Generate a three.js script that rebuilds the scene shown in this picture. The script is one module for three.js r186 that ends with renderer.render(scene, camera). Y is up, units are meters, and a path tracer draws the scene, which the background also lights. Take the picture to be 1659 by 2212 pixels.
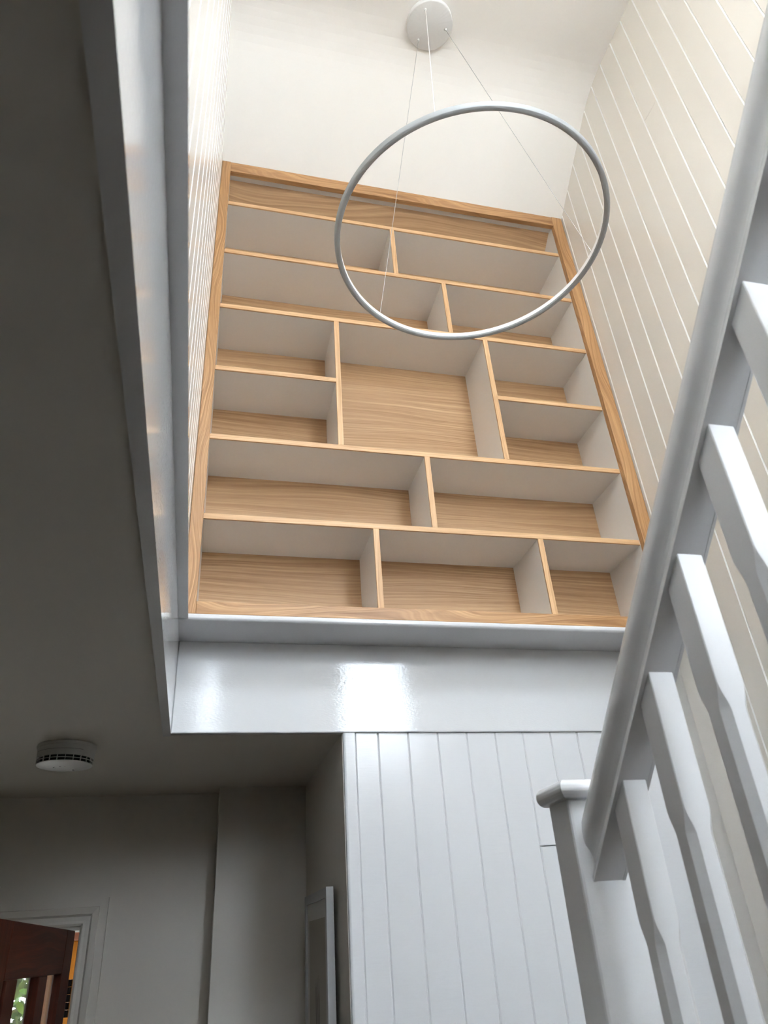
import * as THREE from 'three';
import { mergeGeometries, toCreasedNormals } from 'three/addons/utils/BufferGeometryUtils.js';
import { ImprovedNoise } from 'three/addons/math/ImprovedNoise.js';

// ---------------------------------------------------------------- camera, sky, sun, exposure
const scene = new THREE.Scene();
const E = 1.85;                                   // height of the lens above the hall floor; heights below are given from the lens
const camera = new THREE.PerspectiveCamera(71.29, 1659 / 2212, 0.05, 60);
camera.rotation.order = 'YXZ';
camera.rotation.set(0.541445, -0.26696, -0.0731572);
camera.position.set(0, E, 0);
camera.focus = 2.6;
camera.userData.fStop = 10;
scene.background = new THREE.Color().setRGB(0.81, 0.90, 1.0);
scene.backgroundIntensity = 6;
const EXPOSURE = 4.75;

// ---------------------------------------------------------------- helpers
function rng(seed) { let s = seed >>> 0; return () => { s = (s * 1664525 + 1013904223) >>> 0; return s / 4294967296; }; }
const noise = new ImprovedNoise();
const names = {};
function numbered(n) { const k = names[n] = (names[n] ?? -1) + 1; return k ? `${n}_${String(k).padStart(3, '0')}` : n; }
function tag(o, label, category, kind, group) {
  o.userData.label = label;
  if (category) o.userData.category = category;
  if (kind) o.userData.kind = kind;
  if (group) o.userData.group = group;
  return o;
}
function thing(name, [x, y, z], label, category, kind) {
  const g = new THREE.Group(); g.name = numbered(name); g.position.set(x, y + E, z); scene.add(g);
  return tag(g, label, category, kind);
}
// geometries are written in lens-relative coordinates; part() moves them into the thing's own axes
function part(name, geo, mat, parent) {
  const m = new THREE.Mesh(geo, mat); m.name = name;
  m.castShadow = m.receiveShadow = true;
  const base = new THREE.Vector3(); let p = parent;
  while (p && p !== scene) { base.add(p.position); p = p.parent; }
  if (base.lengthSq() || parent !== scene) geo.translate(-base.x, E - base.y, -base.z); else geo.translate(0, E, 0);
  parent.add(m);
  return m;
}
function single(name, geo, mat, label, category, kind) {             // a thing that is one mesh
  geo.computeBoundingBox();
  const c = geo.boundingBox.getCenter(new THREE.Vector3()), b = new THREE.Vector3(c.x, geo.boundingBox.min.y, c.z);
  geo.translate(-b.x, -b.y, -b.z);
  const m = new THREE.Mesh(geo, mat); m.name = numbered(name); m.position.set(b.x, b.y + E, b.z);
  m.castShadow = m.receiveShadow = true; scene.add(m);
  return tag(m, label, category, kind);
}
// uv in metres, u along the grain axis
function metreUV(geo, grain = 'x', off = [0, 0]) {
  const g = geo.index ? geo.toNonIndexed() : geo, p = g.attributes.position, n = g.attributes.normal, uv = new Float32Array(p.count * 2);
  for (let i = 0; i < p.count; i++) {
    const P = { x: p.getX(i), y: p.getY(i), z: p.getZ(i) }, N = { x: Math.abs(n.getX(i)), y: Math.abs(n.getY(i)), z: Math.abs(n.getZ(i)) };
    const dom = N.x > N.y && N.x > N.z ? 'x' : N.y > N.z ? 'y' : 'z';
    const rest = ['x', 'y', 'z'].filter((a) => a !== dom), u = rest.includes(grain) ? grain : rest[0], v = rest.find((a) => a !== u);
    uv[2 * i] = P[u] + off[0]; uv[2 * i + 1] = P[v] + off[1];
  }
  g.setAttribute('uv', new THREE.BufferAttribute(uv, 2));
  return g;
}
// box with eased edges (r may be 0); x0..x1, y0..y1, z0..z1
function bx(x0, x1, y0, y1, z0, z1, r = 0.0015, grain = 'x', off) {
  const w = x1 - x0, h = y1 - y0, d = z1 - z0;
  let g;
  if (r > 0 && Math.min(w, h, d) > 2.2 * r) {
    const s = new THREE.Shape(); s.moveTo(-w / 2 + r, -h / 2 + r); s.lineTo(w / 2 - r, -h / 2 + r); s.lineTo(w / 2 - r, h / 2 - r); s.lineTo(-w / 2 + r, h / 2 - r); s.closePath();
    g = new THREE.ExtrudeGeometry(s, { depth: d - 2 * r, bevelEnabled: true, bevelThickness: r, bevelSize: r, bevelSegments: 2, steps: 1 });
    g.translate(0, 0, -d / 2 + r);
  } else g = new THREE.BoxGeometry(w, h, d);
  g.translate((x0 + x1) / 2, (y0 + y1) / 2, (z0 + z1) / 2);
  return metreUV(g, grain, off);
}
function tube(points, r, seg = 48, rad = 8) {
  return new THREE.TubeGeometry(points.length === 2 ? new THREE.LineCurve3(...points) : new THREE.CatmullRomCurve3(points), seg, r, rad, false);
}
const V = (x, y, z) => new THREE.Vector3(x, y, z);
function extrudeX(poly, x0, x1, grain = 'x') {                        // poly: [z, y] pairs, extruded along x
  const s = new THREE.Shape(poly.map(([z, y]) => new THREE.Vector2(-z, y)));
  const g = new THREE.ExtrudeGeometry(s, { depth: x1 - x0, bevelEnabled: false, curveSegments: 12 });
  g.rotateY(Math.PI / 2);                                             // shape x -> -z, depth z -> x
  g.translate(x0, 0, 0);
  return metreUV(g, grain);
}

// ---------------------------------------------------------------- procedural textures
function dataTexture(w, h, fn, srgb, repeat) {
  const d = new Uint8Array(w * h * 4);
  for (let y = 0; y < h; y++) for (let x = 0; x < w; x++) {
    const c = fn(x / w, y / h), i = (y * w + x) * 4;
    d[i] = c[0]; d[i + 1] = c[1]; d[i + 2] = c[2]; d[i + 3] = 255;
  }
  const t = new THREE.DataTexture(d, w, h);
  t.wrapS = t.wrapT = THREE.RepeatWrapping; t.magFilter = THREE.LinearFilter; t.minFilter = THREE.LinearMipmapLinearFilter; t.generateMipmaps = true;
  if (srgb) t.colorSpace = THREE.SRGBColorSpace;
  t.repeat.set(...repeat); t.needsUpdate = true;
  return t;
}
const clamp = (v) => Math.max(0, Math.min(255, v));
// periodic noise over the unit square
function pn(u, v, fu, fv, z) {
  const a = (x, y) => noise.noise(x * fu, y * fv, z), s = (t) => t * t * (3 - 2 * t), p = s(u), q = s(v);
  return a(u, v) * (1 - p) * (1 - q) + a(u - 1, v) * p * (1 - q) + a(u, v - 1) * (1 - p) * q + a(u - 1, v - 1) * p * q;
}
function oakTexture(light, dark, contrast, rep, seed, rings = 90, warpBy = 0.05, ringy = 0.12, size = 1024) {
  return dataTexture(size, size, (u, v) => {
    const warp = pn(u, v, 1.7, 2.6, seed) * warpBy + pn(u, v, 4.3, 8, seed + 3) * warpBy * 0.2, w = v + warp, v2 = w - Math.floor(w);
    const lines = pn(u, v2, 1.3, 47, seed + 41) * 0.7 + pn(u, v2, 2.1, 101, seed + 43) * 0.8 + pn(u, v2, 4, 197, seed + 47) * 0.55;
    const ring = 0.5 + 0.5 * Math.sin((w * rings + 1.3 * pn(u, v, 1, 13, seed + 29)) * Math.PI * 2);
    const late = ring * ring * ring * (0.6 + pn(u, v2, 1.5, 23, seed + 31));
    const fibre = pn(u, v, 13, 230, seed + 7) * 0.5 + pn(u, v, 28, 430, seed + 11) * 0.35;
    const pore = Math.max(0, pn(u, v, 24, 330, seed + 19) - 0.3) * 1.1;
    const broad = pn(u, v, 1.5, 5, seed + 23);
    const k = Math.max(0, Math.min(1, 0.38 + contrast * (lines * 0.34 + late * ringy + fibre * 0.22 + broad * 0.2) + pore * 0.4));
    return [0, 1, 2].map((i) => clamp(light[i] + (dark[i] - light[i]) * k));
  }, true, rep);
}
const streaks = (fu, fv, seed) => dataTexture(512, 512, (u, v) => {
  const a = pn(u, v, fu, fv, seed) * 0.6 + pn(u, v, fu * 2.5, fv * 2.2, seed + 5) * 0.4 + pn(u, v, 40, 40, seed + 9) * 0.18;
  const c = clamp(128 + a * 150); return [c, c, c];
}, false, [2.2, 2.2]);
const brushX = streaks(56, 130, 31), brushY = streaks(60, 7, 47);

// ---------------------------------------------------------------- materials (linear base colours)
const lin = (r, g, b) => new THREE.Color().setRGB(r, g, b);
const glossX = new THREE.MeshPhysicalMaterial({ color: lin(0.69, 0.695, 0.705), roughness: 0.05, specularIntensity: 0.8, bumpMap: brushX, bumpScale: 0.0002 });
const glossY = new THREE.MeshPhysicalMaterial({ color: lin(0.69, 0.695, 0.71), roughness: 0.18, specularIntensity: 0.8, bumpMap: brushY, bumpScale: 0.00016 });
const satinCream = new THREE.MeshPhysicalMaterial({ color: lin(0.80, 0.755, 0.685), roughness: 0.18, bumpMap: brushY, bumpScale: 0.00003 });
const railPaint = new THREE.MeshPhysicalMaterial({ color: lin(0.77, 0.77, 0.775), roughness: 0.25, bumpMap: brushY, bumpScale: 0.0001 });
const jointHighlight = new THREE.MeshStandardMaterial({ color: lin(0.93, 0.92, 0.89), roughness: 0.4 });  // painted highlight for the lit side of the board joints
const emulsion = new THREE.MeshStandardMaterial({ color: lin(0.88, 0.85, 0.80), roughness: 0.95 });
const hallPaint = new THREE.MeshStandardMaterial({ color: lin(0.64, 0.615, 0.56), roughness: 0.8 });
const shelfWhite = new THREE.MeshPhysicalMaterial({ color: lin(0.79, 0.75, 0.70), roughness: 0.3, clearcoat: 0.2, clearcoatRoughness: 0.15 });
const oakPanel = new THREE.MeshStandardMaterial({ map: oakTexture([216, 180, 138], [144, 104, 66], 1.15, [0.9, 1.6], 5, 50, 0.07, 0.1), roughness: 0.5 });
const oakPanelTop = new THREE.MeshStandardMaterial({ map: oakTexture([214, 178, 136], [142, 104, 68], 1.3, [0.6, 1.5], 61, 26, 0.2, 0.22), roughness: 0.5 });
const oakFrame = new THREE.MeshStandardMaterial({ map: oakTexture([216, 172, 122], [140, 96, 56], 1.4, [1.4, 3], 83, 16, 0.2, 0.2), roughness: 0.42 });
const oakLip = new THREE.MeshStandardMaterial({ map: oakTexture([236, 198, 152], [180, 134, 88], 1.1, [1.5, 2.5], 97, 40, 0.07, 0.15), roughness: 0.45 });
const floorOak = new THREE.MeshStandardMaterial({ map: oakTexture([150, 116, 80], [84, 58, 36], 1, [0.6, 0.9], 121, 30, 0.1, 0.12, 512), roughness: 0.45 });
const hallFloor = new THREE.MeshStandardMaterial({ color: lin(0.15, 0.105, 0.065), roughness: 0.6 });
const stairCarpet = new THREE.MeshStandardMaterial({ color: lin(0.2, 0.175, 0.15), roughness: 0.95 });
const doorWood = new THREE.MeshPhysicalMaterial({ map: oakTexture([104, 48, 26], [46, 18, 9], 1.2, [1.2, 2.0], 141, 26, 0.1), roughness: 0.6, specularIntensity: 0.4 });
const ringGrey = new THREE.MeshStandardMaterial({ color: lin(0.33, 0.345, 0.35), roughness: 0.45, metalness: 0.1 });
const ringWhite = new THREE.MeshStandardMaterial({ color: lin(0.94, 0.94, 0.93), roughness: 0.7 });
const canopyWhite = new THREE.MeshStandardMaterial({ color: lin(0.74, 0.73, 0.71), roughness: 0.5 });
const steel = new THREE.MeshStandardMaterial({ color: lin(0.5, 0.5, 0.5), roughness: 0.35, metalness: 0.9 });
const cordWhite = new THREE.MeshStandardMaterial({ color: lin(0.8, 0.78, 0.74), roughness: 0.6 });
const plastic = new THREE.MeshPhysicalMaterial({ color: lin(0.50, 0.50, 0.48), roughness: 0.4 });
const plasticDark = new THREE.MeshStandardMaterial({ color: lin(0.012, 0.012, 0.012), roughness: 0.7 });
const seamGrey = new THREE.MeshStandardMaterial({ color: lin(0.12, 0.12, 0.11), roughness: 0.7 });
const frameWhite = new THREE.MeshStandardMaterial({ color: lin(0.5, 0.51, 0.52), roughness: 0.5 });
const mountBoard = new THREE.MeshStandardMaterial({ color: lin(0.62, 0.61, 0.58), roughness: 0.9 });
const blackIron = new THREE.MeshStandardMaterial({ color: lin(0.02, 0.02, 0.022), roughness: 0.35, metalness: 0.7 });
const paneGlass = new THREE.MeshPhysicalMaterial({ color: 0xffffff, roughness: 0.02, transmission: 1, thickness: 0, ior: 1.5 });
const leafGreen = new THREE.MeshPhysicalMaterial({ color: lin(0.050, 0.075, 0.014), roughness: 1, specularIntensity: 0.05, transmission: 0.3, thickness: 0, side: THREE.DoubleSide });
const orangeTimber = new THREE.MeshPhysicalMaterial({ specularIntensity: 0.1, map: oakTexture([138, 90, 34], [112, 62, 18], 0.8, [1.2, 2], 161, 30, 0.05, 0.12, 512), roughness: 0.6 });
const redTile = new THREE.MeshStandardMaterial({ color: lin(0.12, 0.035, 0.014), roughness: 0.8 });
const earth = new THREE.MeshStandardMaterial({ color: lin(0.3, 0.28, 0.24), roughness: 0.95 });

// ---------------------------------------------------------------- key planes (metres from the lens)
const XL = -0.075, XR = 1.4245, ZF = -1.958, ZN = -1.8, ZB = -1.965, HC = 0.5, UF = 0.772, UC = 3.07, FL = -1.85;
const ZWIN = 2.2, ZEND = 0.72, ZSIDE = 0.5, XROOM = 3.1;

// ---------------------------------------------------------------- walls of matchboarding: one mesh per board
// profile across the board: chamfers at both long edges make the V joint between neighbours
function boardGeo(w, h, t = 0.014, c0 = 0.0055, c1 = 0.0006, cd = 0.006) {
  const s = new THREE.Shape(), g = 0.0001;
  s.moveTo(g, 0); s.lineTo(w - g, 0); s.lineTo(w - g, t - cd * c1 / Math.max(c0, c1)); s.lineTo(w - g - c1, t); s.lineTo(g + c0, t); s.lineTo(g, t - cd * c0 / Math.max(c0, c1)); s.closePath();
  return new THREE.ExtrudeGeometry(s, { depth: h, bevelEnabled: false });   // x across, y out of the wall, z up the board
}
// strip on a joint chamfer, whitened to paint in the light it catches
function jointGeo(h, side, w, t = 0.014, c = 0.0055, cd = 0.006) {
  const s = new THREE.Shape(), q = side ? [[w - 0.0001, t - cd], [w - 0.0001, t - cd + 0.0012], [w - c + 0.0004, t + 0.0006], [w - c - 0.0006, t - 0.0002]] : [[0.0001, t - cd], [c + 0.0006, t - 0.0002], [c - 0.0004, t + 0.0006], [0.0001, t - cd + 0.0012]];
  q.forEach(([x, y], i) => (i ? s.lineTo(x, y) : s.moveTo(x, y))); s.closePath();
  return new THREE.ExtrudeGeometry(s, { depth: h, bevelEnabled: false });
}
const basis = (a, b, c) => new THREE.Matrix4().makeBasis(a, b, c);
// right wall: across = -z, out = -x, up = y
{
  const t = thing('wall_right', [XR, FL, 0], 'right stairwell wall of cream painted vertical boards beside the stair', 'wall', 'structure');
  part('backing', bx(XR + 0.014, XR + 0.12, FL, UC + 0.1, -2.3, ZSIDE, 0), emulsion, t);
  const p = 0.0835, out = 0.014;
  for (let k = -16; k <= 13; k++) {
    const z = -0.79 - p * (k - 1);                                    // near edge of board k
    const zs = Math.min(z, ZSIDE); if (z - p < ZB - 0.001 || z > ZSIDE + 0.01) continue;
    const split = Math.abs(z + 1.124) < 0.02;
    const spans = split ? [[FL, 2.5075], [2.5085, UC + 0.05]] : [[FL, z < -1.75 ? UF + 0.02 + (z - p > ZN ? 2.2 : 2.2) : UC + 0.05]];
    for (const [y0, y1] of spans) {
      const g = boardGeo(p, y1 - y0); g.applyMatrix4(basis(V(0, 0, -1), V(-1, 0, 0), V(0, 1, 0))); g.translate(XR + out, y0, zs);
      part('board', metreUV(g, 'y', [k * 0.37, k * 0.11]), satinCream, t);
    }
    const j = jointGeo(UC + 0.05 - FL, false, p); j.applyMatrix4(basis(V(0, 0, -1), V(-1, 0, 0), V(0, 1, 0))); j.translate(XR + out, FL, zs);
    part('joint_highlight', metreUV(j, 'y'), jointHighlight, t);
  }
}
// left wall above the nosing: across = z, out = +x
{
  const t = thing('wall_left', [XL, UF, 0], 'left stairwell wall of cream painted vertical boards above the nosing', 'wall', 'structure');
  part('backing', bx(XL - 0.12, XL - 0.014, UF, UC + 0.1, -2.3, ZWIN + 0.1, 0), emulsion, t);
  const p = 0.0955;
  for (let k = 0; k < 33; k++) {
    const z0 = -1.795 + p * k; if (z0 + p > ZWIN) break;
    const g = boardGeo(p, UC + 0.05 - UF, 0.014, 0.0006, 0.0055); g.applyMatrix4(basis(V(0, 0, 1), V(1, 0, 0), V(0, 1, 0))); g.translate(XL - 0.014, UF, z0);
    part('board', metreUV(g, 'y', [k * 0.41, k * 0.17]), satinCream, t);
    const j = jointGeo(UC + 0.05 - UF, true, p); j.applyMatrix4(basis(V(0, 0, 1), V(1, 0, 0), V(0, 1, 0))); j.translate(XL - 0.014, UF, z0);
    part('joint_highlight', metreUV(j, 'y'), jointHighlight, t);
  }
}
// lower back wall under the fascia: across = +x, out = +z
{
  const t = thing('wall_back', [0.9, FL, ZB], 'lower back wall of glossy white vertical boards below the fascia', 'wall', 'structure');
  part('backing', bx(0.375, XR + 0.12, FL, HC + 0.3, ZB - 0.12, ZB - 0.014, 0), emulsion, t);
  const p = 0.0868; let x = 0.4726 - p + 0.0222;
  const edges = [0.408]; for (let e = 0.4726; e < XR; e += p) edges.push(e); edges.push(XR);
  for (let i = 0; i + 1 < edges.length; i++) {
    const w = edges[i + 1] - edges[i]; if (w < 0.01) continue;
    const split = Math.abs(edges[i] - 0.9066) < 0.01;
    const spans = split ? [[FL, 0.1945], [0.1985, HC + 0.004]] : [[FL, HC + 0.004]];
    spans.forEach(([y0, y1], j) => {
      const s = new THREE.Shape(), c = 0.0022, g0 = 0.0004, tt = 0.014;
      const g = boardGeo(w, y1 - y0, 0.014, 0.0032, 0.0032, 0.0028); g.applyMatrix4(basis(V(-1, 0, 0), V(0, 0, 1), V(0, 1, 0))); g.translate(edges[i] + w, y0, ZB - 0.014);
      part('board', metreUV(g, 'y', [i * 0.29 + j, i * 0.13]), glossY, t);
    });
  }
}
part('joint_strip', bx(0.9066, 0.9934, 0.194, 0.199, ZB - 0.014, ZB - 0.009, 0), glossY, scene.getObjectByName('wall_back'));
// corner bead of that wall
single('trim_1', (() => { const s = new THREE.Shape(); s.moveTo(0.3735, ZB - 0.02); s.lineTo(0.4076, ZB - 0.02); s.lineTo(0.4076, ZB + 0.001); s.lineTo(0.405, ZB + 0.004); s.lineTo(0.381, ZB + 0.004); s.quadraticCurveTo(0.3735, ZB + 0.004, 0.3735, ZB - 0.003); s.closePath();
  const g = new THREE.ExtrudeGeometry(s, { depth: HC - FL, bevelEnabled: false, curveSegments: 8 }); g.rotateX(Math.PI / 2); g.translate(0, HC, 0);
  // shape y became z: rotateX(+90) sends (x, y, z) to (x, -z, y)
  return metreUV(toCreasedNormals(g, 0.6), 'y'); })(), glossY, 'white rounded corner bead at the left edge of the boarded back wall', 'trim', 'structure');

// ---------------------------------------------------------------- ceilings
const SKY = [0.1, 1.3, 0.4, 1.6];                                      // unseen roof window, added to light the stairwell: x0, x1, z0, z1
const SL = 0.785, ZK = -1.395;                                        // roof slope starts behind ZK
{
  const poly = [], R = 0.35, a = Math.atan(SL), tl = R * Math.tan(a / 2);
  poly.push([SKY[2], UC]);
  for (let i = 0; i <= 8; i++) { const th = a * i / 8; poly.push([ZK + tl - R * Math.sin(th), UC - R + R * Math.cos(th)]); }
  const zEnd = -2.4; poly.push([zEnd, UC + SL * (zEnd - ZK)]);
  poly.push([zEnd, UC + SL * (zEnd - ZK) + 0.2]); poly.push([ZK, UC + 0.2]); poly.push([SKY[2], UC + 0.2]);
  single('ceiling', extrudeX(poly, XL - 0.12, XROOM + 0.12), emulsion, 'white upper ceiling, flat over the stairwell and sloping down to the bookcase', 'ceiling', 'structure');
}
{
  const t = thing('ceiling_002', [1, UC, 1.5], 'flat landing ceiling round the added roof window', 'ceiling', 'structure'), [a, b, c, d] = SKY;
  const P = (x0, x1, z0, z1) => part('slab', bx(x0, x1, UC, UC + 0.2, z0, z1, 0), emulsion, t);
  P(XL - 0.12, a, c, d); P(b, XROOM + 0.12, c, d); P(XL - 0.12, XROOM + 0.12, d, ZWIN + 0.12);
  const w = thing('window_4', [0.7, UC + 0.12, 1], 'unseen roof window added over the head of the stair to light the stairwell', 'window', 'structure'), f = 0.04, y0 = UC + 0.12, y1 = UC + 0.17;
  part('window_frame', mergeGeometries([bx(a, a + f, y0, y1, c, d, 0.002), bx(b - f, b, y0, y1, c, d, 0.002), bx(a + f, b - f, y0, y1, c, c + f, 0.002), bx(a + f, b - f, y0, y1, d - f, d, 0.002)]), frameWhite, w);
  part('pane', bx(a + f, b - f, y0 + 0.02, y0 + 0.024, c + f, d - f, 0), paneGlass, w);
}
{
  const t = thing('ceiling_001', [-0.6, HC, -1], 'dim hall ceiling with the smoke alarm', 'ceiling', 'structure');
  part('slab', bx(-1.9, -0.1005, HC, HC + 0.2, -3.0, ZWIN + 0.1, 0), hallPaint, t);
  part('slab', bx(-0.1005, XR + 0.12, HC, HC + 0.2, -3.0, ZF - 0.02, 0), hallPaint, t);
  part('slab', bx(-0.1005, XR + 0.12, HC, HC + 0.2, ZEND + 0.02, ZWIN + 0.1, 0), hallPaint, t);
}
// ---------------------------------------------------------------- floors
{
  const t = thing('floor', [0, FL, 0], 'brown wooden hall floor', 'floor', 'structure');
  part('slab', bx(-1.9, XR + 0.12, FL - 0.1, FL, -3.0, ZWIN + 0.1, 0, 'z'), hallFloor, t);
  const u = thing('floor_001', [0, UF - 0.072, 0], 'wooden landing floor at the top of the stair', 'floor', 'structure');
  part('slab', bx(XL - 0.1, XROOM + 0.12, UF - 0.072, UF, ZEND + 0.02, ZWIN + 0.1, 0, 'x'), floorOak, u);
  part('slab', bx(XR + 0.12, XROOM + 0.12, UF - 0.072, UF, ZSIDE - 0.1, ZEND + 0.02, 0, 'x'), floorOak, u);
}
// ---------------------------------------------------------------- hall walls
function plain(name, geo, label) { return single(name, geo, hallPaint, label, 'wall', 'structure'); }
{
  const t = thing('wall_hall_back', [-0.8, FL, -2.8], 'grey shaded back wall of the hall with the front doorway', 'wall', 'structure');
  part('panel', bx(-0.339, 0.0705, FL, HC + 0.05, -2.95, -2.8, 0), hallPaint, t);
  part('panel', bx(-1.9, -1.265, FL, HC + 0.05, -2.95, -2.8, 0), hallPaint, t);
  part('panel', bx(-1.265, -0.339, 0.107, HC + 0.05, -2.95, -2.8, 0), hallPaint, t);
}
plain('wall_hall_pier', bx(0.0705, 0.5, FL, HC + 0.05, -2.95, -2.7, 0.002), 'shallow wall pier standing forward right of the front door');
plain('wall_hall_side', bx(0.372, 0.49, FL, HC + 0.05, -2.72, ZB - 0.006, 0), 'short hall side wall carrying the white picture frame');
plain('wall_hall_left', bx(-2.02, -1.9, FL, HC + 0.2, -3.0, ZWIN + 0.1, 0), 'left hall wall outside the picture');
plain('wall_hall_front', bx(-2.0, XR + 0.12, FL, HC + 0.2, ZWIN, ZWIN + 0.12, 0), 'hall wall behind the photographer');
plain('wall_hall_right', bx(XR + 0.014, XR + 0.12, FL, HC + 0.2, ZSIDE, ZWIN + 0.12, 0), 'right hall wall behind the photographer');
// ---------------------------------------------------------------- landing walls and windows behind the photographer
const WIN = [[1.15, 1.80, 1.3, 2.75], [-0.03, 0.10, 1.3, 2.4], [2.25, 3.0, 1.1, 2.75]];
{
  const t = thing('wall_front', [1.5, UF, ZWIN], 'landing wall with the windows behind the photographer', 'wall', 'structure');
  const xs = [...WIN].sort((a, b) => a[0] - b[0]); let x = XL - 0.12;
  for (const [a, b, c, d] of xs) {
    part('panel', bx(x, a, UF - 0.1, UC + 0.05, ZWIN, ZWIN + 0.12, 0), emulsion, t);
    part('panel', bx(a, b, UF - 0.1, c, ZWIN, ZWIN + 0.12, 0), emulsion, t);
    part('panel', bx(a, b, d, UC + 0.05, ZWIN, ZWIN + 0.12, 0), emulsion, t);
    x = b;
  }
  part('panel', bx(x, XROOM + 0.12, UF - 0.1, UC + 0.05, ZWIN, ZWIN + 0.12, 0), emulsion, t);
}
single('wall_landing_right', bx(XROOM, XROOM + 0.12, UF - 0.1, UC + 0.05, ZSIDE - 0.1, ZWIN + 0.12, 0), emulsion, 'right wall of the landing', 'wall', 'structure');
single('wall_landing_back', bx(XR + 0.12, XROOM + 0.12, UF - 0.1, UC + 0.05, ZSIDE - 0.12, ZSIDE, 0), emulsion, 'landing wall turning off the stairwell', 'wall', 'structure');
WIN.forEach(([a, b, c, d], i) => {
  const t = thing('window_' + (i + 1), [(a + b) / 2, c, ZWIN + 0.05], ['wide landing window facing the stairwell', 'narrow slit window at the end of the left wall', 'right hand landing window'][i], 'window', 'structure');
  const f = Math.min(0.035, (b - a) / 6), z0 = ZWIN + 0.03, z1 = ZWIN + 0.08;
  part('window_frame', mergeGeometries([bx(a, a + f, c, d, z0, z1, 0.002), bx(b - f, b, c, d, z0, z1, 0.002), bx(a + f, b - f, c, c + f, z0, z1, 0.002), bx(a + f, b - f, d - f, d, z0, z1, 0.002)]), frameWhite, t);
  part('pane', bx(a + f, b - f, c + f, d - f, ZWIN + 0.052, ZWIN + 0.056, 0), paneGlass, t);
});

// ---------------------------------------------------------------- fascias and nosings of the floor opening
const lipY = HC - 0.004;
single('trim_2', bx(-0.0815, XR, HC, UF - 0.018, ZF - 0.02, ZF, 0.003, 'x'), glossX, 'glossy white fascia board under the bookcase, reflecting the window', 'trim', 'structure');
single('trim_3', bx(-0.1015, -0.0815, lipY, UF - 0.018, ZF - 0.02, ZEND, 0.003, 'z'), glossX, 'glossy white fascia board along the left of the floor opening', 'trim', 'structure');
single('trim_4', (() => {
  const y0 = UF - 0.019, y1 = UF, r = 0.007;
  const s = [[ZB - 0.1, y0], [ZB - 0.1, y1], [ZN - r, y1]];
  for (let i = 1; i <= 6; i++) { const th = i / 6 * Math.PI / 2; s.push([ZN - r + r * Math.sin(th), y1 - r + r * Math.cos(th)]); }
  for (let i = 0; i <= 6; i++) { const th = i / 6 * Math.PI / 2; s.push([ZN - r + r * Math.cos(th), y0 + r - r * Math.sin(th)]); }
  return toCreasedNormals(extrudeX(s, -0.0815, XR), 0.6);
})(), glossX, 'white rounded nosing board directly under the oak bookcase', 'trim', 'structure');
single('trim_5', bx(-0.12, -0.0575, UF - 0.019, UF, ZN, ZEND, 0.006, 'z'), glossX, 'white nosing strip along the foot of the left boarded wall', 'trim', 'structure');
single('trim_6', bx(-0.0815, XR + 0.014, HC - 0.004, UF, ZEND, ZEND + 0.022, 0.003, 'x'), glossX, 'white fascia at the head of the stair', 'trim', 'structure');
// solid joists zone behind fascias
single('wall_upper_back', bx(XL - 0.12, XR + 0.12, HC + 0.2, UC, -2.3, -2.05, 0), emulsion, 'plain wall behind the bookcase', 'wall', 'structure');
single('wall_floor_edge', bx(-1.9, -0.103, HC + 0.2, UF, -3.0, ZWIN + 0.1, 0), emulsion, 'floor build up left of the opening', 'wall', 'structure');

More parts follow.
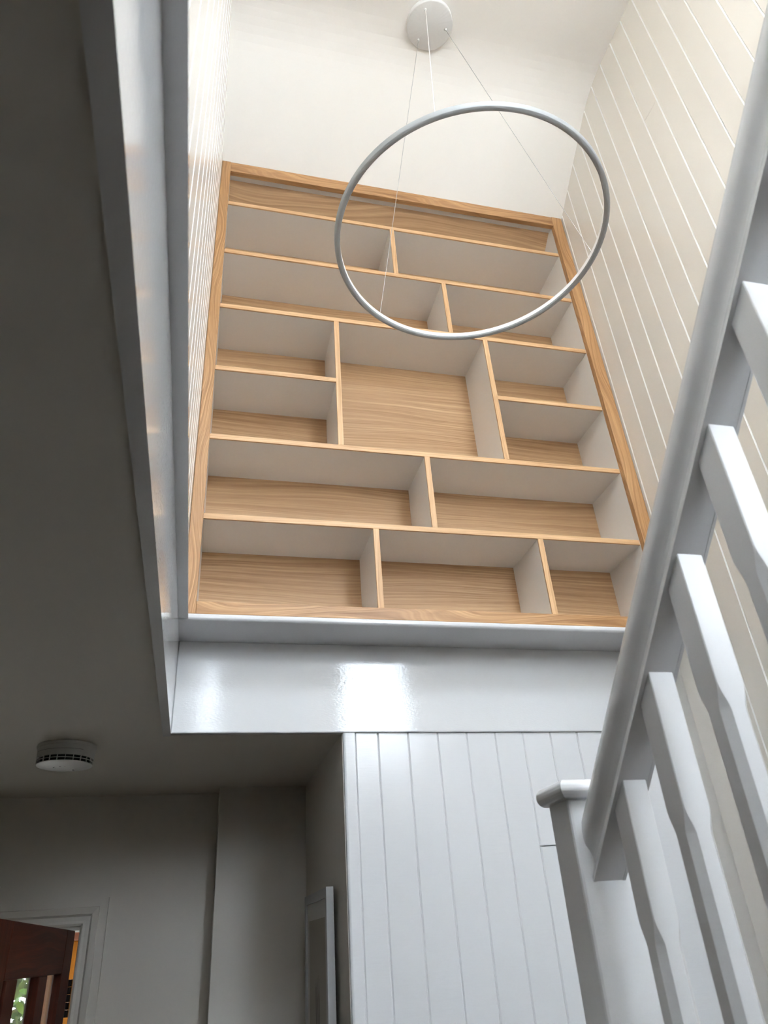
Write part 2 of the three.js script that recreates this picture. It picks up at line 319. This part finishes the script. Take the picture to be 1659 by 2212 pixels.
// ---------------------------------------------------------------- bookcase
{
  const t = thing('bookcase', [0.672, UF, -1.92], 'built-in oak bookcase with white shelves and empty staggered compartments above the stairwell', 'bookcase');
  const ZFR = -1.805, ZS = -1.827, ZBK = -2.036, xi0 = -0.040, xi1 = 1.3735, T = 0.018, L = 0.006;
  const ys = [2.511, 2.2287, 1.941, 1.650, 1.366, 1.0776], yb = 0.808;   // undersides of the shelves, from the top; top of the bottom rail
  const R = rng(7); const off = () => [R() * 3, R() * 3];
  part('stile', bx(XL, xi0, UF, 2.753, ZS, ZFR, 0.0015, 'y', off()), oakFrame, t);
  part('stile', bx(xi1, XR - 0.003, UF, 2.753, ZS, ZFR, 0.0015, 'y', off()), oakFrame, t);
  part('top_rail', bx(xi0, xi1, 2.690, 2.749, ZS, ZFR - 0.001, 0.0015, 'x', off()), oakFrame, t);
  part('bottom_rail', bx(xi0, xi1, UF, yb, ZS, ZFR - 0.0005, 0.0015, 'x', off()), oakFrame, t);
  part('side_panel', bx(xi0 - 0.018, xi0, UF, 2.70, ZBK - 0.01, ZS, 0), shelfWhite, t);
  part('side_panel', bx(xi1, xi1 + 0.018, UF, 2.70, ZBK - 0.01, ZS, 0), shelfWhite, t);
  part('bottom_panel', bx(xi0, xi1, yb - 0.02, yb, ZBK, ZS, 0), shelfWhite, t);
  part('top_panel', bx(xi0, xi1, 2.70, 2.712, -1.868, ZS, 0), shelfWhite, t);
  // sloping oak back of the top compartment, under the roof
  part('sloped_panel', (() => { const g = extrudeX([[-1.853, 2.70], [-2.05, 2.70 - SL * 0.197], [-2.05, 2.712 - SL * 0.197], [-1.853, 2.712]], xi0, xi1); return metreUV(g, 'x', [0.4, 0.3]); })(), oakPanelTop, t);
  // backs: one panel per bay so that the grain changes as it does between the bays
  const V1 = [0.612, 0.630], V2 = [0.805, 0.8225], V3 = [0.364, 0.382], V4 = [0.939, 0.957], V5 = [0.652, 0.670], V6 = [0.462, 0.480], V7 = [1.0035, 1.022];
  const bays = [
    [xi0, xi1, ys[0] + T, 2.58], [xi0, V1[0], ys[1] + T, ys[0]], [V1[1], xi1, ys[1] + T, ys[0]], [xi0, V2[0], ys[2] + T, ys[1]], [V2[1], xi1, ys[2] + T, ys[1]],
    [xi0, V3[0], ys[3] + T, ys[2]], [xi0, V3[0], ys[4] + T, ys[3]], [V3[1], V4[0], ys[4] + T, ys[2]], [V4[1], xi1, ys[3] + T, ys[2]], [V4[1], xi1, ys[4] + T, ys[3]],
    [xi0, V5[0], ys[5] + T, ys[4]], [V5[1], xi1, ys[5] + T, ys[4]], [xi0, V6[0], yb, ys[5]], [V6[1], V7[0], yb, ys[5]], [V7[1], xi1, yb, ys[5]]];
  for (const [a, b, c, d] of bays) part('back_panel', bx(a, b, c, d, ZBK - 0.009, ZBK, 0, 'x', [0.13, 0.21 + (c > 2 ? 0.05 : 0)]), oakPanel, t);
  function shelf(a, b, y) {
    const s = part('shelf', bx(a, b, y, y + T, ZBK, ZS - L, 0), shelfWhite, t);
    part('lipping', bx(a, b, y, y + T, ZS - L, ZS, 0.0008, 'x', off()), oakLip, s);
  }
  function divider(v, y0, y1) {
    const s = part('divider', bx(v[0], v[1], y0, y1, ZBK, ZS - L, 0), shelfWhite, t);
    part('lipping', bx(v[0], v[1], y0, y1, ZS - L, ZS, 0.0008, 'y', off()), oakLip, s);
  }
  shelf(xi0, xi1, ys[0]); shelf(xi0, xi1, ys[1]); shelf(xi0, xi1, ys[2]); shelf(xi0, V3[0], ys[3]); shelf(V4[1], xi1, ys[3]); shelf(xi0, xi1, ys[4]); shelf(xi0, xi1, ys[5]);
  divider(V1, ys[1] + T, ys[0]); divider(V2, ys[2] + T, ys[1]); divider(V3, ys[4] + T, ys[2]); divider(V4, ys[4] + T, ys[2]);
  divider(V5, ys[5] + T, ys[4]); divider(V6, yb, ys[5]); divider(V7, yb, ys[5]);
}

// ---------------------------------------------------------------- ring pendant
{
  const cx = 0.681, cz = -1.287, yr = 1.767, R = 0.4065;
  const t = thing('pendant_lamp', [cx, yr, cz], 'large grey ring pendant lamp hanging on three thin cables from a round ceiling plate', 'lamp');
  const w = 0.0165, h = 0.0215, pts = [];
  // shell: outside, rounded bottom, up the inside edge a little
  const prof = [];
  for (let i = 0; i <= 12; i++) { const th = Math.PI * (i / 12 - 0.5); prof.push([R - w / 2 + w / 2 * Math.sin(th), yr + 0.0075 - 0.0075 * Math.cos(th)]); }
  prof.push([R, yr + h - 0.001], [R - 0.001, yr + h], [R - w, yr + h]);
  const lathe = (p) => { const g = new THREE.LatheGeometry(p.map(([x, y]) => new THREE.Vector2(x, y)), 160); g.translate(cx, 0, cz); return toCreasedNormals(g, 0.7); };
  part('ring', lathe(prof), ringGrey, t);
  part('diffuser', lathe([[R - w - 0.0006, yr + 0.0068], [R - w - 0.0006, yr + h - 0.0005]]), ringWhite, t);
  const rc = 0.0895, yc = UC - 0.024;
  const cp = [[0, yc]]; for (let i = 0; i <= 5; i++) { const th = i / 5 * Math.PI / 2; cp.push([rc - 0.003 + 0.003 * Math.sin(th), yc + 0.003 - 0.003 * Math.cos(th)]); } cp.push([rc, UC]);
  part('ceiling_plate', lathe(cp), canopyWhite, t);
  for (const [deg, mat] of [[-120, steel], [2, steel], [122, cordWhite]]) {
    const a = deg * Math.PI / 180, x = Math.cos(a), z = Math.sin(a);
    const top = V(cx + 0.064 * x, yc - 0.008, cz + 0.064 * z), bot = V(cx + (R - w / 2) * x, yr + h, cz + (R - w / 2) * z);
    const k = part('cable_grip', (() => { const g = new THREE.LatheGeometry([[0.0008, -0.009], [0.003, -0.0085], [0.0038, -0.006], [0.0036, -0.003], [0.0046, 0], [0.0046, 0.002]].map(([p, q]) => new THREE.Vector2(p, q)), 16); g.translate(top.x, yc - 0.001, top.z); return g; })(), canopyWhite, t);
    part('cable', tube([top, bot], mat === cordWhite ? 0.0011 : 0.0008, 1, 6), mat, t);
  }
}

// ---------------------------------------------------------------- stair: balustrade, newel, steps
const M = 0.9325, ZNW = -0.945;
{
  const t = thing('stair_balustrade', [0.5245, -0.78, -0.4], 'white painted stair balustrade with a moulded handrail and square stop-chamfered balusters', 'balustrade');
  // vertical section of the handrail: [x, y above the underside]
  const half = [[0.0188, 0.0005], [0.0190, 0], [0.0232, 0], [0.0232, 0.006], [0.0185, 0.014], [0.0165, 0.022], [0.0172, 0.029], [0.0205, 0.037], [0.0248, 0.044], [0.0262, 0.052], [0.0262, 0.062], [0.0245, 0.072], [0.019, 0.080], [0.010, 0.0845]];
  const s = new THREE.Shape(); const ring = [...half.map(([x, y]) => [x, y]), [0, 0.0855], ...[...half].reverse().map(([x, y]) => [-x, y])];
  ring.forEach(([x, y], i) => (i ? s.lineTo(x, y) : s.moveTo(x, y))); s.closePath();
  const z1 = 0.5, len = z1 - ZNW;
  let g = new THREE.ExtrudeGeometry(s, { depth: len, steps: 1, bevelEnabled: false });
  const p = g.attributes.position;
  for (let i = 0; i < p.count; i++) { const z = p.getZ(i) + ZNW; p.setXYZ(i, p.getX(i) + 0.525, p.getY(i) + 0.0497 + M * (z - ZNW), z); }
  g.deleteAttribute('normal'); g = toCreasedNormals(g, 0.7);
  part('handrail', metreUV(g, 'z'), railPaint, t);
  // balusters: rings of eight points whose corner cut grows below the stop
  const W = 0.0165, DEEP = 0.0165;
  function baluster(zf) {
    const zc = zf - DEEP, yTopF = 0.0497 + M * (zf - ZNW), yBot = yTopF - 0.75, yStop = yTopF - 0.146, yStop2 = yBot + 0.17;
    const levels = [[null, 0.001]];
    for (let i = 0; i <= 8; i++) { const k = i / 8; levels.push([yStop - 0.030 * k, 0.001 + 0.007 * (1 - Math.cos(k * Math.PI)) / 2 * (0.6 + 0.4 * k)]); }
    for (let i = 8; i >= 0; i--) { const k = i / 8; levels.push([yStop2 + 0.034 * k, 0.001 + 0.007 * (1 - Math.cos(k * Math.PI)) / 2 * (0.6 + 0.4 * k)]); }
    levels.push([yBot, 0.001]);
    const pos = [], nV = [];
    const ringAt = ([y, c]) => [[W - c, DEEP], [-W + c, DEEP], [-W, DEEP - c], [-W, -DEEP + c], [-W + c, -DEEP], [W - c, -DEEP], [W, -DEEP + c], [W, DEEP - c]]
      .map(([x, z]) => [0.5245 + x, y === null ? 0.0497 + M * (zc + z - ZNW) + 0.002 : y, zc + z]);
    for (let l = 0; l + 1 < levels.length; l++) {
      const A = ringAt(levels[l]), B = ringAt(levels[l + 1]);
      for (let k = 0; k < 8; k++) { const j = (k + 1) % 8; pos.push(...A[k], ...A[j], ...B[k], ...A[j], ...B[j], ...B[k]); }
    }
    let g = new THREE.BufferGeometry(); g.setAttribute('position', new THREE.Float32BufferAttribute(pos, 3));
    g = toCreasedNormals(g, 0.45);
    return metreUV(g, 'y', [zf * 3, zf]);
  }
  const fronts = [-0.8345, -0.726, -0.6175, -0.509, -0.4005]; for (let z = -0.292; z < 0.45; z += 0.1085) fronts.push(z);
  for (const z of fronts) part('baluster', baluster(z), railPaint, t);
  // guard of the landing beside the stair head
  for (let k = 0; k < 4; k++) { const x = 0.208 + 0.1157 * k; part('baluster', bx(x - 0.0165, x + 0.0165, UF, UF + 0.86, 0.745, 0.778, 0.002, 'y'), railPaint, t); }
  part('handrail', bx(-0.07, 0.52, UF + 0.86, UF + 0.92, 0.732, 0.791, 0.014, 'x'), railPaint, t);
  // string under the balusters
  part('string', (() => { const y = (z) => 0.0497 + M * (z - ZNW) - 0.72; const q = extrudeX([[ZNW, y(ZNW)], [0.68, y(0.68)], [0.68, y(0.68) - 0.34], [ZNW, y(ZNW) - 0.34]], 0.508, 0.541, 'z'); return q; })(), railPaint, t);
}
{
  const t = thing('newel_post', [0.531, -0.98, -0.976], 'square white newel post with a rounded mitred cap at the foot of the handrail', 'newel post');
  part('post', bx(0.486, 0.576, -0.98, 0.1515, -1.007, ZNW, 0.004, 'y'), railPaint, t);
  // bullnosed cap: front run along x, left run along -z, mitred
  const capShape = () => { const s = new THREE.Shape(); const y0 = 0.1505, y1 = 0.1755, r = 0.0125; return { y0, y1, r }; };
  const { y0, y1, r } = capShape(); const pr = [];
  pr.push([-0.02, y0], [0.001, y0]); for (let i = 0; i <= 10; i++) { const th = -Math.PI / 2 + i / 10 * Math.PI; pr.push([0.001 + r * Math.cos(th), (y0 + y1) / 2 + r * Math.sin(th)]); } pr.push([-0.02, y1]);
  // path corners: outward distance d from the post faces x = 0.486 and z = ZNW
  const pos = [];
  const back = (d, y) => [0.486 - d, y, -1.0135], corner = (d, y) => [0.486 - d, y, ZNW + d], right = (d, y) => [0.576, y, ZNW + d];
  for (let i = 0; i < pr.length; i++) {
    const a = pr[i], b = pr[(i + 1) % pr.length];
    for (const [P, Q] of [[back, corner], [corner, right]]) pos.push(...P(...a), ...Q(...a), ...P(...b), ...Q(...a), ...Q(...b), ...P(...b));
  }
  for (let i = 1; i + 1 < pr.length; i++) { pos.push(...back(...pr[0]), ...back(...pr[i]), ...back(...pr[i + 1])); pos.push(...right(...pr[0]), ...right(...pr[i + 1]), ...right(...pr[i])); }
  let g = new THREE.BufferGeometry(); g.setAttribute('position', new THREE.Float32BufferAttribute(pos, 3)); g = toCreasedNormals(g, 0.5);
  part('cap', metreUV(g, 'x'), railPaint, t);
  part('cap_top', bx(0.495, 0.576, 0.1512, 0.1753, -1.0135, ZNW - 0.012, 0), railPaint, t);
}
{
  const t = thing('staircase', [0.95, FL, -0.4], 'carpeted staircase rising towards the photographer beside the right boarded wall', 'staircase');
  const n = 8, rise = (UF + 0.98) / n, go = (ZEND + 0.94) / 7, x0 = 0.58, x1 = XR - 0.004;
  for (let k = 1; k < n; k++) {
    const y = -0.98 + rise * k, z = -0.94 + go * (k - 1);
    part('tread', bx(x0, x1, y - 0.025, y, z - 0.015, z + go + 0.002, 0.004), stairCarpet, t);
    part('riser', bx(x0, x1, y - rise, y - 0.025, z, z + 0.018, 0), stairCarpet, t);
  }
}

single('floor_002', bx(0.487, XR - 0.004, FL, -0.982, ZB + 0.004, ZNW - 0.002, 0), stairCarpet, 'quarter landing at the foot of the stair', 'floor', 'structure');
// ---------------------------------------------------------------- smoke alarm
{
  const cx = -0.349, cz = -2.087, y = HC;
  const t = thing('smoke_alarm', [cx, y - 0.057, cz], 'round white smoke alarm with dark vents on the dim hall ceiling', 'smoke alarm');
  const lathe = (p, seg = 64) => { const g = new THREE.LatheGeometry(p.map(([a, b]) => new THREE.Vector2(a, y + b)), seg); g.translate(cx, 0, cz); return toCreasedNormals(g, 0.6); };
  part('base_plate', lathe([[0.0735, 0], [0.0745, -0.003], [0.0742, -0.007], [0.072, -0.010]]), plastic, t);
  part('body', lathe([[0.072, -0.010], [0.0715, -0.018], [0.0712, -0.0185], [0.0705, -0.0335], [0.0695, -0.035], [0.066, -0.0355], [0.066, -0.0485]]), plastic, t);
  part('vent_recess', lathe([[0.0662, -0.035], [0.0662, -0.049]]), plasticDark, t);
  part('vent_ring', lathe([[0.0672, -0.0413], [0.0698, -0.0413], [0.0698, -0.0427], [0.0672, -0.0427], [0.0672, -0.0413]]), plastic, t);
  for (let k = 0; k < 22; k++) { const g = bx(0.066, 0.0698, y - 0.049, y - 0.035, -0.0007, 0.0007, 0); g.rotateY(k / 22 * Math.PI * 2); g.translate(cx, 0, cz); part('vent_rib', g, plastic, t); }
  part('face', lathe([[0.0662, -0.0488], [0.0690, -0.0490], [0.0684, -0.0506], [0.062, -0.0524], [0.045, -0.0544], [0.02, -0.0556], [0, -0.0558]]), plastic, t);
  for (let k = 0; k < 6; k++) { const g = bx(-0.030 + k * 0.0062, -0.0272 + k * 0.0062, y - 0.0562, y - 0.0535, -0.006, 0.006, 0); g.rotateY(0.5); g.translate(cx + 0.002, 0.0008, cz - 0.006); part('sounder_slot', g, plasticDark, t); }
  for (const [dx, dz] of [[-0.008, 0.018], [0.003, 0.017]]) { const g = bx(-0.0018, 0.0018, y - 0.0562, y - 0.0538, -0.004, 0.004, 0); g.rotateY(0.5); g.translate(cx + dx, 0.0006, cz + dz); part('sounder_slot', g, plasticDark, t); }
  const btn = new THREE.SphereGeometry(0.0032, 12, 8); btn.translate(cx + 0.02, y - 0.055, cz - 0.025); part('indicator', btn, plastic, t);
  // hinge line of the battery drawer
  part('drawer_seam', (() => { const g = new THREE.TorusGeometry(0.0713, 0.0004, 4, 60, 1.9); g.rotateX(Math.PI / 2); g.rotateY(-2.5 + Math.PI / 2 + 0.1); g.translate(cx, y - 0.0205, cz); return g; })(), seamGrey, t);
}

// ---------------------------------------------------------------- picture on the hall side wall
{
  const xf = 0.341, xb = 0.361, z0 = -2.515, z1 = -2.1, y1 = 0.1355, y0 = -0.46, f = 0.024;
  const t = thing('picture_frame', [0.351, y0, -2.3], 'white box picture frame hanging near the corner of the dim side wall', 'picture');
  part('frame', mergeGeometries([bx(xf, xb, y0, y1, z0, z0 + f, 0.001, 'y'), bx(xf, xb, y0, y1, z1 - f, z1, 0.001, 'y'), bx(xf, xb, y1 - f, y1, z0 + f, z1 - f, 0.001, 'z'), bx(xf, xb, y0, y0 + f, z0 + f, z1 - f, 0.001, 'z')]), frameWhite, t);
  part('mount', bx(xf + 0.006, xf + 0.008, y0 + f, y1 - f, z0 + f, z1 - f, 0), mountBoard, t);
  const cv = document.createElement('canvas'); cv.width = 256; cv.height = 384; const c = cv.getContext('2d');
  c.fillStyle = '#aaa69d'; c.fillRect(0, 0, 256, 384); c.fillStyle = '#8f8d89'; c.fillRect(0, 250, 256, 134);
  c.lineCap = 'round';
  const R = rng(3); for (let k = 0; k < 26; k++) { c.strokeStyle = `rgba(70,70,66,${0.15 + R() * 0.25})`; c.lineWidth = 1 + R() * 5; const x = 95 + R() * 70, y = 120 + R() * 60; c.beginPath(); c.moveTo(x, y); c.quadraticCurveTo(x - 20 + R() * 40, y + 70, 120 + R() * 20, 250 + R() * 100); c.stroke(); }
  const tx = new THREE.CanvasTexture(cv); tx.colorSpace = THREE.SRGBColorSpace;
  const pg = new THREE.PlaneGeometry(z1 - z0 - 2 * f - 0.07, 0.42); pg.rotateY(-Math.PI / 2); pg.translate(xf + 0.0055, 0.068 - 0.21, (z0 + z1) / 2);
  part('print', pg, new THREE.MeshStandardMaterial({ map: tx, roughness: 0.8 }), t);
}

// ---------------------------------------------------------------- front door, its architrave and what stands outside
{
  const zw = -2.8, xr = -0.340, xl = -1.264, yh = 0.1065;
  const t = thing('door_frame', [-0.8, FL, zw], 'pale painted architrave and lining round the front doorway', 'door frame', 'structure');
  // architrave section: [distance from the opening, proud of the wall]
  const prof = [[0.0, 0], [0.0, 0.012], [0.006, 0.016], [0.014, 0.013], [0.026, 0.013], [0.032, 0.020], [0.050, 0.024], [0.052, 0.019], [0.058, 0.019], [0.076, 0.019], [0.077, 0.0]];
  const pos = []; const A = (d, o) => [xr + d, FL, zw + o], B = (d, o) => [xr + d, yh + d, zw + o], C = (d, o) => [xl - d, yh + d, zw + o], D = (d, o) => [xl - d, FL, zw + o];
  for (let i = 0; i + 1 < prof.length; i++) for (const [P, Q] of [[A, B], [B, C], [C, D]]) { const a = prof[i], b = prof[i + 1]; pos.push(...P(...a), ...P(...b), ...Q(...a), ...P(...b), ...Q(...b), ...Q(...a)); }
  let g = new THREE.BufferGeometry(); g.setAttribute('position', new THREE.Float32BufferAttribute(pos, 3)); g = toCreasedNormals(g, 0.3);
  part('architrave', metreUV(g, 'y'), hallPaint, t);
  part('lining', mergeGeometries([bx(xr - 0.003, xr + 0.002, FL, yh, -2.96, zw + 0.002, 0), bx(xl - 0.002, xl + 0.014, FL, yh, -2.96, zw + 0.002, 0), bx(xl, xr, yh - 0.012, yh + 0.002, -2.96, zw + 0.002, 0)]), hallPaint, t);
}
{
  // leaf swung open: hinge at (-0.359, -2.785), leaf runs to (-0.390, -1.83)
  const hx = -0.354, hz = -2.79, W = 0.95, ty = 0.0935, th = 0.026;
  const t = thing('door_1', [hx, FL, hz], 'dark red-brown front door standing open with narrow vertical glass panes', 'door', 'structure');
  t.rotation.y = -Math.PI / 2 - 0.035;
  // local axes: x along the leaf from the hinge, y up from the floor, z towards the stair side
  const H = ty - FL;
  const P = (name, geo, mat, par = t) => { const m = new THREE.Mesh(geo, mat); m.name = name; m.castShadow = m.receiveShadow = true; par.add(m); return m; };
  const swap = (a, b, c, d, e, f, grain) => bx(a, b, c, d, e, f, 0.003, grain, [0.3, 0.7]);
  const st = 0.135, top = 0.113;
  P('stile', swap(0, st, 0.01, H, 0, th, 'y'), doorWood); P('stile', swap(W - st, W, 0.01, H, 0, th, 'y'), doorWood);
  P('top_rail', swap(st, W - st, H - top, H, 0, th, 'x'), doorWood);
  P('lock_rail', swap(st, W - st, 0.85, 1.0, 0, th, 'x'), doorWood);
  P('bottom_panel', swap(st, W - st, 0.01, 0.85, 0.008, th - 0.008, 'x'), doorWood);
  let a = st; for (const [gap, bar] of [[0.205, 0.105], [0.24, 0.105], [W - 2 * st - 0.655, 0]]) {
    P('pane', bx(a, a + gap, 1.0, H - top, th / 2 - 0.002, th / 2 + 0.002, 0), paneGlass);
    if (bar) P('glazing_bar', swap(a + gap, a + gap + bar, 1.0, H - top, 0, th, 'y'), doorWood);
    a += gap + bar;
  }
  for (const y of [H - 0.14, 1.0, 0.25]) { const b = P('hinge', (() => { const gs = []; for (let k = 0; k < 5; k++) { const c = new THREE.CylinderGeometry(0.0065, 0.0065, 0.0185, 12); c.translate(-0.006, y - k * 0.0195, -0.004); gs.push(c); } return mergeGeometries(gs); })(), blackIron); }
}
single('ground', bx(-6, 3, FL - 0.12, FL - 0.02, -12, -3.0, 0), earth, 'earth path outside the front door', 'ground', 'structure');
{
  const t = thing('porch_light_block', [-0.8, FL, -4.0], 'porch walls and roof added outside the front door to keep daylight out of the hall', 'wall', 'structure');  // enclosure added so that little daylight enters by the open doorway
  part('side', bx(-1.62, -1.5, FL, 0.5, -4.0, -2.95, 0), hallPaint, t); part('side', bx(-0.3, -0.18, FL, 0.5, -4.0, -2.95, 0), hallPaint, t);
  part('roof', bx(-1.62, -0.18, 0.5, 0.6, -4.1, -2.95, 0), hallPaint, t);
  part('front', bx(-1.62, -1.15, FL, 0.5, -4.1, -4.0, 0), hallPaint, t); part('front', bx(-0.4, -0.18, FL, 0.5, -4.1, -4.0, 0), hallPaint, t);
  part('front', bx(-1.15, -0.4, FL, -0.75, -4.1, -4.0, 0), hallPaint, t); part('front', bx(-1.15, -0.4, 0.3, 0.5, -4.1, -4.0, 0), hallPaint, t);
}
{
  const t = thing('porch_post', [-0.62, FL - 0.02, -4.2], 'sunlit orange timber post outside, seen through the glass of the front door', 'post');
  part('post', bx(-0.675, -0.485, FL - 0.02, 0.10, -4.3, -4.18, 0.006, 'y'), orangeTimber, t);
  part('capping', bx(-0.70, -0.46, 0.10, 0.2, -4.34, -4.14, 0.004), redTile, t);
}
{
  const R = rng(21);
  const t = thing('garden_bush', [-1.15, FL - 0.02, -5.2], 'bright green leafy bush outside, seen through the glass of the front door', 'bush');
  part('stem', mergeGeometries([0, 1, 2, 3].map((k) => tube([V(-1.15 + 0.05 * k, FL - 0.02, -5.2), V(-1.25 + 0.13 * k, -0.9, -5.2 + 0.05 * k), V(-1.4 + 0.2 * k, 0.1, -5.15)], 0.02, 12, 6))), doorWood, t);
  const s = new THREE.Shape(); s.moveTo(0, 0); s.quadraticCurveTo(0.022, 0.03, 0, 0.075); s.quadraticCurveTo(-0.022, 0.03, 0, 0);
  const lg = new THREE.ShapeGeometry(s, 4), m = new THREE.InstancedMesh(lg, leafGreen, 6000), d = new THREE.Object3D(), col = new THREE.Color();
  m.name = 'foliage'; m.userData.kind = 'stuff'; m.castShadow = m.receiveShadow = true;
  for (let i = 0; i < 6000; i++) {
    const a = R() * 6.283, b = Math.acos(2 * R() - 1), q = 0.3 + 0.7 * Math.sqrt(R());
    d.position.set(0.62 * q * Math.sin(b) * Math.cos(a), 1.9 + 1.0 * q * Math.cos(b), 0.45 * q * Math.sin(b) * Math.sin(a));
    d.rotation.set(R() * 6, R() * 6, R() * 6); d.scale.setScalar(0.9 + R() * 0.8); d.updateMatrix(); m.setMatrixAt(i, d.matrix);
    m.setColorAt(i, col.setRGB(0.7 + 0.5 * R(), 0.8 + 0.4 * R(), 0.6 + 0.4 * R()));
  }
  t.add(m);
}

// ---------------------------------------------------------------- renderer
const renderer = new THREE.WebGLRenderer({ antialias: true });
renderer.setSize(1659, 2212);
renderer.shadowMap.enabled = true;
renderer.toneMapping = THREE.LinearToneMapping;
renderer.toneMappingExposure = EXPOSURE;
renderer.render(scene, camera);
